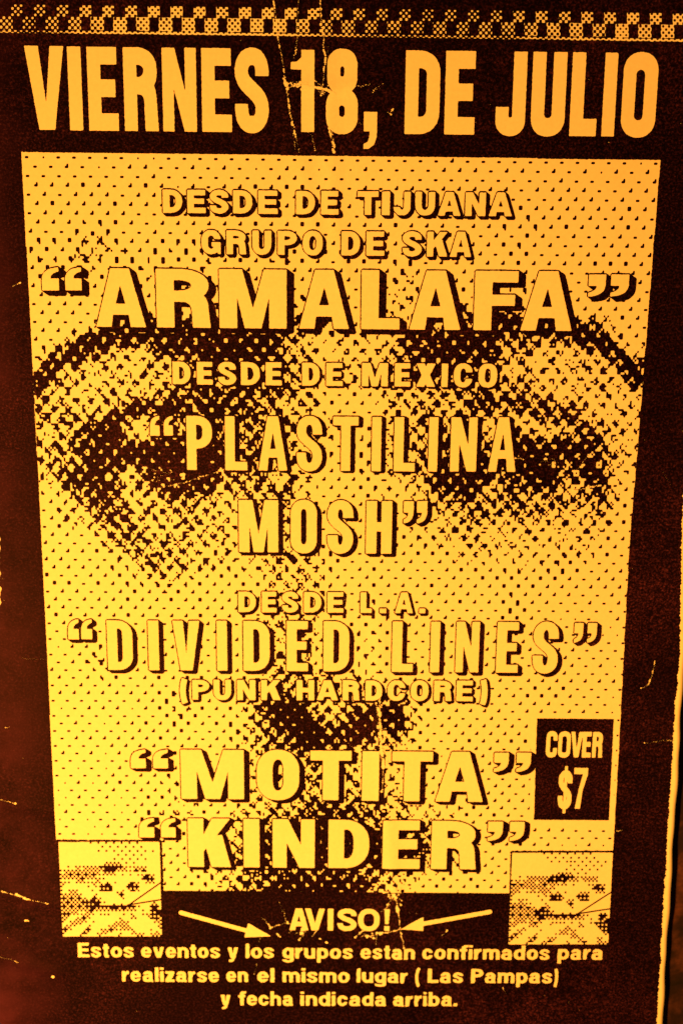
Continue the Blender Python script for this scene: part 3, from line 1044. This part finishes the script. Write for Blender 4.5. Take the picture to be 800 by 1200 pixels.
text_line('band_name', quotes('“', [(176.5, 187.5), (192.5, 203)]) + [('P', 219.5, 249), ('L', 264.3, 290), ('A', 303, 336.8), ('S', 347.7, 377.3), ('T', 390, 419.6),
                                                                    ('I', 435.4, 446), ('L', 461.3, 486), ('I', 501.5, 512), ('N', 527.4, 557.8), ('A', 571.7, 604.3)],
          ((219, 486.3), (604, 488.3)), ((219, 549.5), (604, 551.8)), 11, 10, 1.5, (4.2, 1.8),
          special={'“': Q(486.5, 509.5)}, label='tall condensed band name line reading “PLASTILINA')
text_line('band_name', [('M', 280.3, 326), ('O', 340.6, 371.2), ('S', 383.4, 413.7), ('H', 428.8, 458.6)] + quotes('”', [(472.5, 484), (488, 500)]),
          ((280, 584.5), (458, 586)), ((280, 645.5), (458, 647.5)), 12.2, 10.5, 1.5, (4.6, 3.2),
          special={'”': Q(586, 612)}, label='tall condensed band name line reading MOSH”')
text_line('heading_line', [('D', 279.7, 300), ('E', 307, 324), ('S', 330.5, 349.5), ('D', 356, 376.5), ('E', 383.5, 402), ('L', 422, 435.3), ('.', 444.5, 452), ('A', 462.5, 483.5), ('.', 490.5, 498)],
          ((280, 692), (500, 693.3)), ((280, 716), (500, 717.3)), 7.0, 5.3, 1.5, (2.8, 2.6), label='small outlined line reading DESDE L.A.',
          special={'.': lambda x, t, b: (b - 5.5, b)})
text_line('band_name', quotes('“', [(80.5, 93), (96, 108.5)]) + [('D', 126.5, 156), ('I', 174.4, 186.8), ('V', 203, 234.3), ('I', 254.4, 266.3), ('D', 285.3, 316),
                                                              ('E', 336, 360.5), ('D', 379, 409), ('L', 459, 483.6), ('I', 503.8, 514.6), ('N', 533.5, 560.5), ('E', 581, 606), ('S', 623.4, 653)] +
          quotes('”', [(671.5, 682), (687, 697.8)]),
          ((126, 725.8), (652, 727.8)), ((126, 784), (652, 787)), 11.7, 9.4, 1.5, (4.8, 3.8),
          special={'“': Q(724.5, 748), '”': Q(728.5, 751.5)}, label='tall condensed band name reading “DIVIDED LINES”')
text_line('genre_line', [('(', 211, 220.5), ('P', 225.5, 245.5), ('U', 250.5, 271), ('N', 278, 299.5), ('K', 306, 329), ('H', 347.4, 368), ('A', 371, 396), ('R', 401.4, 421), ('D', 428, 447.5),
                         ('C', 453.8, 474.5), ('O', 480.8, 501.5), ('R', 507.8, 528.5), ('E', 534, 553), (')', 561.3, 570.5)],
          ((211, 795.6), (570, 796.3)), ((211, 819), (570, 820)), 6.9, 5.2, 1.5, (2.8, 2.2), label='small outlined line reading (PUNK HARDCORE)',
          special={'(': lambda x, t, b: (t - 1, b + 4), ')': lambda x, t, b: (t - 1, b + 4)})
text_line('band_name', quotes('“', [(153.6, 171), (179.6, 197)]) + [('M', 212.3, 286), ('O', 300.9, 350.6), ('T', 363.6, 411.3), ('I', 423.9, 443.6), ('T', 458.6, 506), ('A', 510, 566)] +
          quotes('”', [(578, 594.7), (604, 620.7)]),
          ((212, 877.6), (566, 879.5)), ((212, 935.3), (566, 937.5)), 18.5, 11.3, 1.5, (6.0, 3.6),
          special={'“': Q(877.5, 899.5), '”': Q(880, 902.5)}, label='wide bold band name reading “MOTITA”')
text_line('band_name', quotes('“', [(163.4, 180.8), (188.7, 206)]) + [('K', 220.6, 270.5), ('I', 285.6, 304.2), ('N', 319.7, 368.6), ('D', 384.6, 432.3), ('E', 448, 490.8), ('R', 505, 557.5)] +
          quotes('”', [(570.8, 588), (596, 613)]),
          ((220, 958.3), (557, 960)), ((220, 1014.8), (557, 1016.3)), 18.2, 11.3, 1.5, (6.0, 3.2),
          special={'“': Q(958, 980.5), '”': Q(960.5, 983)}, label='wide bold band name reading “KINDER”')


# ------------------------------------------------------------------ 5 price box
def build_price():
    res = 3.0
    q = PP([(628, 840), (717.6, 840.5), (711.8, 958.9), (624.3, 958.4)])
    R = Raster(q[:, 0].min() - 4, q[:, 1].min() - 4, q[:, 0].max() + 4, q[:, 1].max() + 4, res)
    R.poly(q)
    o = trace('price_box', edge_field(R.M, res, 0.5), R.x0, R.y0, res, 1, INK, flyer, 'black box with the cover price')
    text_line('price_lettering', [('C', 638.8, 651.5), ('O', 652.8, 667), ('V', 667.3, 681.2), ('E', 681, 691), ('R', 692.6, 704.6)],
              ((638, 855), (704, 855.4)), ((638, 885), (704, 885.4)), 4.4, 5.6, parent=o, label='yellow word COVER')
    text_line('price_lettering', [('$', 652.6, 668.8), ('7', 670.2, 686.3)], ((650, 897.3), (690, 897.5)), ((650, 944.8), (690, 945)), 5.6, 7.2, parent=o,
              special={'$': lambda x, t, b: (895.5, 950.5)}, label='yellow price $7')


build_price()


# ------------------------------------------------------------------ 6 notice
def notice(words, base, xh, label):
    adv = {'f': .66, 't': .62, 'r': .70, 'i': .36, 'l': .36, 'm': 1.62, 's': .97, 'z': .9, 'c': 1.02, 'e': 1.04, 'a': 1.06, 'y': 1.1, 'v': 1.1,
           'E': 1.1, 'L': 1.02, 'P': 1.16, '(': .42, ')': .42, '.': .36}
    res = 3.0
    lin = lambda x: base[0][1] + (x - base[0][0]) * (base[1][1] - base[0][1]) / (base[1][0] - base[0][0])
    xs = [w_[1] for w_ in words] + [w_[2] for w_ in words]
    a, b = P(min(xs), base[0][1] - 24), P(max(xs), base[1][1] + 12)
    R = Raster(a[0] - 6, a[1] - 4, b[0] + 6, b[1] + 4, res)
    for word, x0, x1 in words:
        yb = lin((x0 + x1) / 2)
        l, r = P(x0, yb), P(x1, yb)
        X = xh * (P(x0, yb)[1] - P(x0, yb - 10)[1]) / 10
        gap = 0.155 * X
        nat = sum(adv.get(c, 1.08) * X for c in word) + gap * (len(word) - 1)
        k = (r[0] - l[0]) / nat
        x = l[0]
        sv, sh = 0.315 * X, 0.25 * X
        for c in word:
            wd = adv.get(c, 1.08) * X * k
            if c in 'ELP':
                stamp_isolated(R, glyph(c, wd, X * 1.36, sv * 1.08, sh * 1.1), x, l[1] - X * 1.36)
            elif c in '()':
                stamp_isolated(R, glyph(c, wd, X * 1.75, sv * 0.8, sh), x, l[1] - X * 1.4)
            elif c == '.':
                stamp_isolated(R, glyph(c, wd, X * 0.28, sv, sh), x, l[1] - X * 0.28)
            else:
                stamp_isolated(R, lower(c, wd, X, sv, sh), x, l[1])
            x += wd + gap * k
    return trace('notice_line', edge_field(R.M, res, 0.5, 0.14), R.x0, R.y0, res, 3, PAPER, flyer, label)


notice([('Estos', 92, 157.5), ('eventos', 166, 258), ('y', 267, 279.5), ('los', 288, 321), ('grupos', 331, 413), ('estan', 422, 485.5), ('confirmados', 494, 642.5), ('para', 652, 704.5)],
       ((92, 1120.6), (704, 1122)), 12.3, 'notice line reading Estos eventos y los grupos estan confirmados para')
notice([('realizarse', 143.5, 257), ('en', 265.5, 291), ('el', 301.5, 321.5), ('mismo', 331, 409.5), ('lugar', 417.5, 477), ('(', 485.5, 492), ('Las', 500.5, 541.5), ('Pampas)', 551, 652.5)],
       ((143, 1148.8), (652, 1149.6)), 12.2, 'notice line reading realizarse en el mismo lugar ( Las Pampas)')
notice([('y', 258.8, 270.5), ('fecha', 280, 343.5), ('indicada', 352, 452), ('arriba.', 460, 535)],
       ((258, 1176.2), (535, 1176.6)), 12.0, 'notice line reading y fecha indicada arriba.')
text_line('notice_heading', [('A', 339, 361.5), ('V', 357.5, 380.5), ('I', 384, 390.5), ('S', 395.3, 417.6), ('O', 419.3, 444.5), ('!', 449.8, 456.2)],
          ((339, 1063), (456, 1063.3)), ((339, 1088.3), (456, 1088.8)), 6.4, 5.4, label='bold heading reading AVISO!')


def arrow(shaft, head, label):
    res = 3.0
    pts = PP(shaft + head)
    R = Raster(pts[:, 0].min() - 8, pts[:, 1].min() - 8, pts[:, 0].max() + 8, pts[:, 1].max() + 8, res)
    a, b = PP(shaft)
    d = (b - a) / np.linalg.norm(b - a)
    n = np.array([-d[1], d[0]]) * 3.1
    cap = [a - d * 3.1 * math.cos(t) + n * math.sin(t) for t in np.linspace(-1.57, 1.57, 9)]
    R.poly([b - n] + cap + [b + n])
    R.poly(PP(head))
    trace('arrow', edge_field(R.M, res, 0.5), R.x0, R.y0, res, 3, PAPER, flyer, label)


arrow([(212.5, 1068.6), (292, 1090)], [(291, 1080.5), (286.5, 1097), (318, 1095.5)], 'yellow arrow pointing right at the heading')
arrow([(573, 1066), (493, 1080.6)], [(495.8, 1072), (495.2, 1088.5), (468.5, 1086.4)], 'yellow arrow pointing left at the heading')


# ------------------------------------------------------------------ 7 two small halftone pictures of a child in a cap
def picture(TL, TR, BR, BL, outer, label):
    res = 3.4
    quad = PP([TL, TR, BR, BL])
    x0, y0 = quad.min(0) - 5
    x1, y1 = quad.max(0) + 5
    R = Raster(x0, y0, x1, y1, res)
    R.poly(quad)
    o = trace('small_picture', edge_field(R.M, res, 0.5, 0.1), R.x0, R.y0, res, 2, PAPER, flyer, label)
    X = R.x0 + np.arange(R.nx)[None, :] / res + np.zeros((R.ny, 1))
    Y = R.y0 + np.arange(R.ny)[:, None] / res + np.zeros((1, R.nx))
    # bilinear picture coordinates u, v in 0..100
    l = quad[0] + (quad[3] - quad[0]) * 0.5
    v = (Y - (quad[0][1] + quad[1][1]) / 2) / ((quad[3][1] + quad[2][1]) / 2 - (quad[0][1] + quad[1][1]) / 2)
    lx = quad[0][0] + (quad[3][0] - quad[0][0]) * v
    rx = quad[1][0] + (quad[2][0] - quad[1][0]) * v
    u = (X - lx) / (rx - lx) * 100
    v = v * 100

    def blob(cx, cy, a, b, ang=0, s=1.0):
        c, q = math.cos(math.radians(ang)), math.sin(math.radians(ang))
        du, dv = u - cx, v - cy
        e = ((du * c + dv * q) / a) ** 2 + ((-du * q + dv * c) / b) ** 2
        return 1 / (1 + np.exp((np.sqrt(e) - 1) * 7 * s))
    D = 0.03 + 0.10 * blob(42, 4, 14, 6) + 0.13 * blob(72, 12, 22, 12)
    to = lambda D, m, val: D * (1 - m) + val * m
    D = to(D, blob(25, 34, 46, 8, -6), 0.42)              # brim of the cap
    D = to(D, blob(50, 27, 12, 4.5, -4), 0.72)
    D = to(D, blob(80, 29, 7, 3), 0.55)
    D = to(D, blob(88, 38, 8, 4, 18), 0.68)
    D = to(D, blob(14, 61, 24, 20), 0.46)                   # dark behind the shoulder
    D = to(D, blob(33, 64, 9, 9), 0.72)
    D = to(D, blob(22, 50, 10, 6, 20), 0.05)
    D = to(D, blob(27, 57, 5, 4), 0.03)
    D = to(D, blob(8, 47, 5, 9, 40), 0.1)
    D = to(D, blob(60, 51, 25, 18), 0.05)                  # face
    D = to(D, blob(46, 48, 7, 4.5, -12), 0.75)
    D = to(D, blob(73, 47, 6, 4.8, 14), 0.82)
    D = to(D, blob(60, 55, 4.2, 3.4), 0.6)
    D = to(D, blob(56, 69, 21, 3.4), 0.62)               # shade under the chin
    D = to(D, blob(58, 41, 20, 2), 0.1)
    D = to(D, blob(35, 41, 4, 5, 40), 0.35)
    low = 1 / (1 + np.exp(-(v - 74) / 1.5))
    ray = np.where(u < 58, np.sin((u * 0.75 + v * 1.0) * 2 * math.pi / 15.5 + 0.4), np.sin((u * -0.8 + v * 0.9) * 2 * math.pi / 15.0 + 2.2)) + 0.35 * smooth_noise(u.shape, 8)
    D = to(D, low * 0.95, np.clip(0.26 + 0.26 * ray, 0.03, 0.6))
    D = to(D, blob(39, 87, 12, 6, -35), 0.03)
    D = to(D, blob(80, 88, 10, 7, 30), 0.03)
    D = to(D, blob(60, 86, 7, 6), 0.38)
    D = to(D, blob(60, 77, 9, 3), 0.1)
    D = to(D, blob(95, 73, 5, 9, -20), 0.65)
    D = to(D, blob(12, 96, 10, 5, -30), 0.06)
    # coarse bitmap: ordered dither on 52 x 48 pixels, corners of the dots just touching
    nu, nv = 52, 48
    bayer = np.array([[0, 8, 2, 10], [12, 4, 14, 6], [3, 11, 1, 9], [15, 7, 13, 5]]) / 16 + 1 / 32
    iu, iv = np.clip((u / 100 * nu).astype(int), 0, nu - 1), np.clip((v / 100 * nv).astype(int), 0, nv - 1)
    cnt = np.zeros((nv, nu))
    tot = np.zeros((nv, nu))
    okm = (u >= 0) & (u < 100) & (v >= 0) & (v < 100)
    np.add.at(cnt, (iv[okm], iu[okm]), 1)
    np.add.at(tot, (iv[okm], iu[okm]), D[okm])
    cell = np.where(tot > 0, tot / np.maximum(cnt, 1), 0)
    cell = np.clip((cell - 0.055) * 1.5, 0, 0.84) * (1 + 0.10 * rng.standard_normal(cell.shape))
    bits = cell > bayer[np.arange(nv)[:, None] % 4, np.arange(nu)[None, :] % 4] + 0.015
    f = blur(bits[iv, iu].astype(np.float32), 1.6)
    # pale wedge with a drawn outline coming in from the right
    tip, a, b = (68, 66), (102, 41), (102, 60)
    side = lambda p, q: ((q[0] - p[0]) * (v - p[1]) - (q[1] - p[1]) * (u - p[0])) / math.hypot(q[0] - p[0], q[1] - p[1])
    s1, s2 = side(tip, a), side(tip, b)
    inw = (s1 > 0) & (s2 < 0) & (u > tip[0])
    f = np.where(inw, 0, f)
    ln = (u > tip[0] - 2) * np.clip(1.6 - np.minimum(np.abs(s1) + 0, np.abs(s2) + 10 * (u < 0)) * 1.5, 0, 1)
    f = np.maximum(f, ln)
    f = np.where(blur(R.M.astype(np.float32), 1.0) > 0.6, blur(f, 0.5), 0)
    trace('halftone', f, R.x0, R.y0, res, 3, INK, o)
    # thin drawn rule round the picture where it meets the panel
    rp = PP([p for p in outer])
    Rr = Raster(rp[:, 0].min() - 6, rp[:, 1].min() - 6, rp[:, 0].max() + 6, rp[:, 1].max() + 6, res)
    for p, q in zip(rp[:-1], rp[1:]):
        Rr.stroke([p, q], 2.1, 2.1)
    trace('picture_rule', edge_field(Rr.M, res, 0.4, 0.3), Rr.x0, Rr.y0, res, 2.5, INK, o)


picture((69, 986.2), (187.3, 985.6), (190, 1096.4), (74, 1096.6), [(66.5, 984.3), (188.8, 984.8), (191, 1044)],
        'small halftone picture in the lower left corner')
picture((599, 997), (716.4, 996.4), (711, 1104), (594.8, 1104.2), [(596.5, 1046), (597.8, 995.4), (717, 995.2)],
        'small halftone picture in the lower right corner')


# ------------------------------------------------------------------ 8 creases where the toner has cracked away
def crease(lines, label=None, rag=1.0):
    """lines: (points, width); ragged cracks showing the paper"""
    res = 3.0
    allp = PP([p for l in lines for p in l[0]])
    R = Raster(allp[:, 0].min() - 7, allp[:, 1].min() - 7, allp[:, 0].max() + 7, allp[:, 1].max() + 7, res)
    F = np.zeros((R.ny, R.nx), np.float32)
    for pts, wd in lines:
        q = PP(pts)
        dense = []
        for a, b in zip(q[:-1], q[1:]):
            n = max(2, int(np.linalg.norm(b - a) / 1.6))
            for k in range(n):
                dense.append(a + (b - a) * k / n)
        dense = np.array(dense + [q[-1]])
        jit = np.cumsum(rng.standard_normal(dense.shape), 0)
        jit -= np.linspace(0, 1, len(dense))[:, None] * jit[-1]
        dense = dense + 0.45 * rag * np.tanh(jit * 0.4) * 2 + 0.25 * rng.standard_normal(dense.shape)
        prof = np.abs(blur(rng.standard_normal((len(dense), 1)), 1.5)[:, 0]) * 2.2
        for (x, y), s in zip(dense, prof):
            r = max(0.2, 0.62 * wd * (0.4 + s))
            if len(dense) > 8 and rng.random() < 0.07:
                continue
            j0, i0 = int((y - R.y0) * res), int((x - R.x0) * res)
            k = int(r * res) + 2
            js, is_ = np.ogrid[max(j0 - k, 0):min(j0 + k + 1, R.ny), max(i0 - k, 0):min(i0 + k + 1, R.nx)]
            dd = np.hypot((js / res + R.y0 - y) , (is_ / res + R.x0 - x))
            sl = F[max(j0 - k, 0):min(j0 + k + 1, R.ny), max(i0 - k, 0):min(i0 + k + 1, R.nx)]
            np.maximum(sl, np.clip(0.5 + (r - dd) * res * 0.5, 0, 1), out=sl)
    return trace('crease', F, R.x0, R.y0, res, 3.6, PAPER, flyer, label)


def speckle(cx, cy, n, sx, sy):
    out = []
    for _ in range(n):
        x, y = random.gauss(cx, sx), random.gauss(cy, sy)
        a, l = random.uniform(-0.9, 0.9), random.uniform(1, 5)
        out.append(([(x, y), (x + l * math.cos(a), y + l * math.sin(a))], random.uniform(0.3, 1.1)))
    return out


crease([([(320, 2), (325, 42), (329, 65), (334, 97), (337.5, 120), (344, 150), (350, 178)], 0.8),
        ([(337, 120), (343, 150), (346, 177)], 0.5), ([(333, 92), (337, 104)], 1.6)], 'long cracked fold left of the numeral')
crease([([(350, 0), (349, 45), (345, 68)], 0.55), ([(357, 150), (366, 160), (369, 176)], 0.4)], 'faint cracked fold above the numeral')
crease([([(376, 2), (378, 42), (380.5, 70), (378, 100), (376, 112)], 0.85), ([(385, 55), (384, 98)], 0.4), ([(385, 150), (388, 165), (391, 178)], 1.2), ([(389, 152), (392, 177)], 0.6)],
       'cracked fold between the numerals')
crease([([(334, 97), (352, 100), (372, 104), (386, 107)], 1.2), ([(337, 104), (352, 97)], 0.9), ([(366, 92), (378, 104)], 0.7)] +
       speckle(352, 99, 14, 8, 4) + speckle(378, 104, 12, 5, 6), 'crumpled cracks across the numeral')
crease([([(416, 101), (424, 102), (433, 99)], 0.6), ([(436, 110), (441, 103), (448, 98)], 0.5), ([(437, 106), (445, 104)], 0.4), ([(415, 144), (426, 146)], 0.5)] +
       speckle(455, 131, 3, 4, 2), 'short scratches beside the comma')
crease([([(307, 1074), (312, 1079), (317, 1086)], 0.8), ([(317, 1086), (333, 1080.5), (340, 1081)], 1.0), ([(333, 1065), (333.5, 1072), (337, 1080)], 0.8), ([(339, 1091), (348, 1083)], 0.7),
        ([(350, 1099), (358, 1089)], 0.6), ([(366, 1095), (371, 1088)], 0.6), ([(327, 1056), (331, 1066)], 0.3), ([(299, 1120), (303, 1106), (305, 1098)], 0.35), ([(297, 1140), (301, 1128)], 0.35)] + speckle(345, 1088, 10, 9, 6),
       'branching cracks left of the heading')
crease([([(461, 1040), (465, 1056), (467.5, 1082), (470, 1092), (473, 1108)], 1.3), ([(441, 1091), (456, 1090), (467, 1086)], 1.4), ([(416, 1096), (421, 1090), (428, 1087)], 0.8), ([(441, 1090), (440, 1104)], 0.7),
        ([(424, 1095), (440, 1094)], 0.6), ([(453, 1058), (461, 1046)], 0.7), ([(446, 1066), (456, 1058)], 0.4), ([(463, 1108), (466, 1124)], 0.4)] + speckle(461, 1046, 20, 5, 6) + speckle(430, 1093, 8, 8, 3),
       'branching cracks right of the heading')
crease([([(444, 812), (445.5, 840), (447, 875), (449, 898)], 1.6), ([(440, 822), (442, 850), (446, 890)], 0.7), ([(449, 870), (447, 925)], 0.7), ([(404, 866), (417, 879)], 0.5)] + speckle(446, 865, 12, 3, 14),
       'vertical cracked fold across the nostril')
crease([([(0, 935), (10, 937.5), (19, 940)], 0.8)], 'short crack at the left edge')
crease([([(-4, 1041), (12, 1045), (27, 1050), (44, 1054), (58, 1058)], 0.75), ([(20, 1047), (30, 1050.5)], 1.2)], 'long crack at the left edge')
crease([([(-4, 1118), (10, 1121), (22, 1126)], 0.6)], 'low crack at the left edge')
crease([([(14, 335), (25, 331)], 0.5)], 'faint high scratch on the left border')
crease([([(26, 770), (52, 771)], 0.25)], 'faint level scratch on the left border')
crease([([(-1, 678), (6, 677)], 0.5)])
crease([([(765, 772), (761, 788), (757, 799), (749, 804)], 0.65)], 'hooked crack on the right border')
crease([([(752, 867), (762, 866), (771, 863), (785, 863)], 0.55)], 'jagged crack on the right border')
crease([([(721, 971), (727, 970)], 0.5)])
crease([([(796, 503), (801, 506)], 0.6)])
crease([([(774, 552), (779, 560), (783, 566)], 0.25)])
crease([([(198, 569), (222, 563), (240, 556), (262, 549)], 0.6), ([(168, 566), (190, 556), (202, 552)], 0.35), ([(176, 548), (196, 553)], 0.3), ([(186, 570), (208, 566)], 0.35)] + speckle(188, 558, 7, 10, 5),
       'scratches across the left eye')
crease([([(600, 536), (612, 537)], 0.5), ([(631, 541), (640, 540), (648, 537)], 0.5), ([(672, 574), (684, 571), (702, 568)], 0.9), ([(676, 548), (688, 532)], 0.5)] + speckle(640, 541, 5, 8, 2), 'scratches across the right eye')
for fleck in [([(31, 1078), (34, 1078)], 0.8), ([(62.5, 1143), (64, 1143.5)], 1.2), ([(8, 851), (12, 851)], 0.9), ([(374, 1098), (376, 1098.5)], 1.2),
              ([(382, 1102), (383, 1103)], 0.8), ([(518, 1093), (523, 1088)], 0.5), ([(588, 1155), (591, 1161)], 0.3)]:
    crease([fleck]).name = 'toner_fleck'
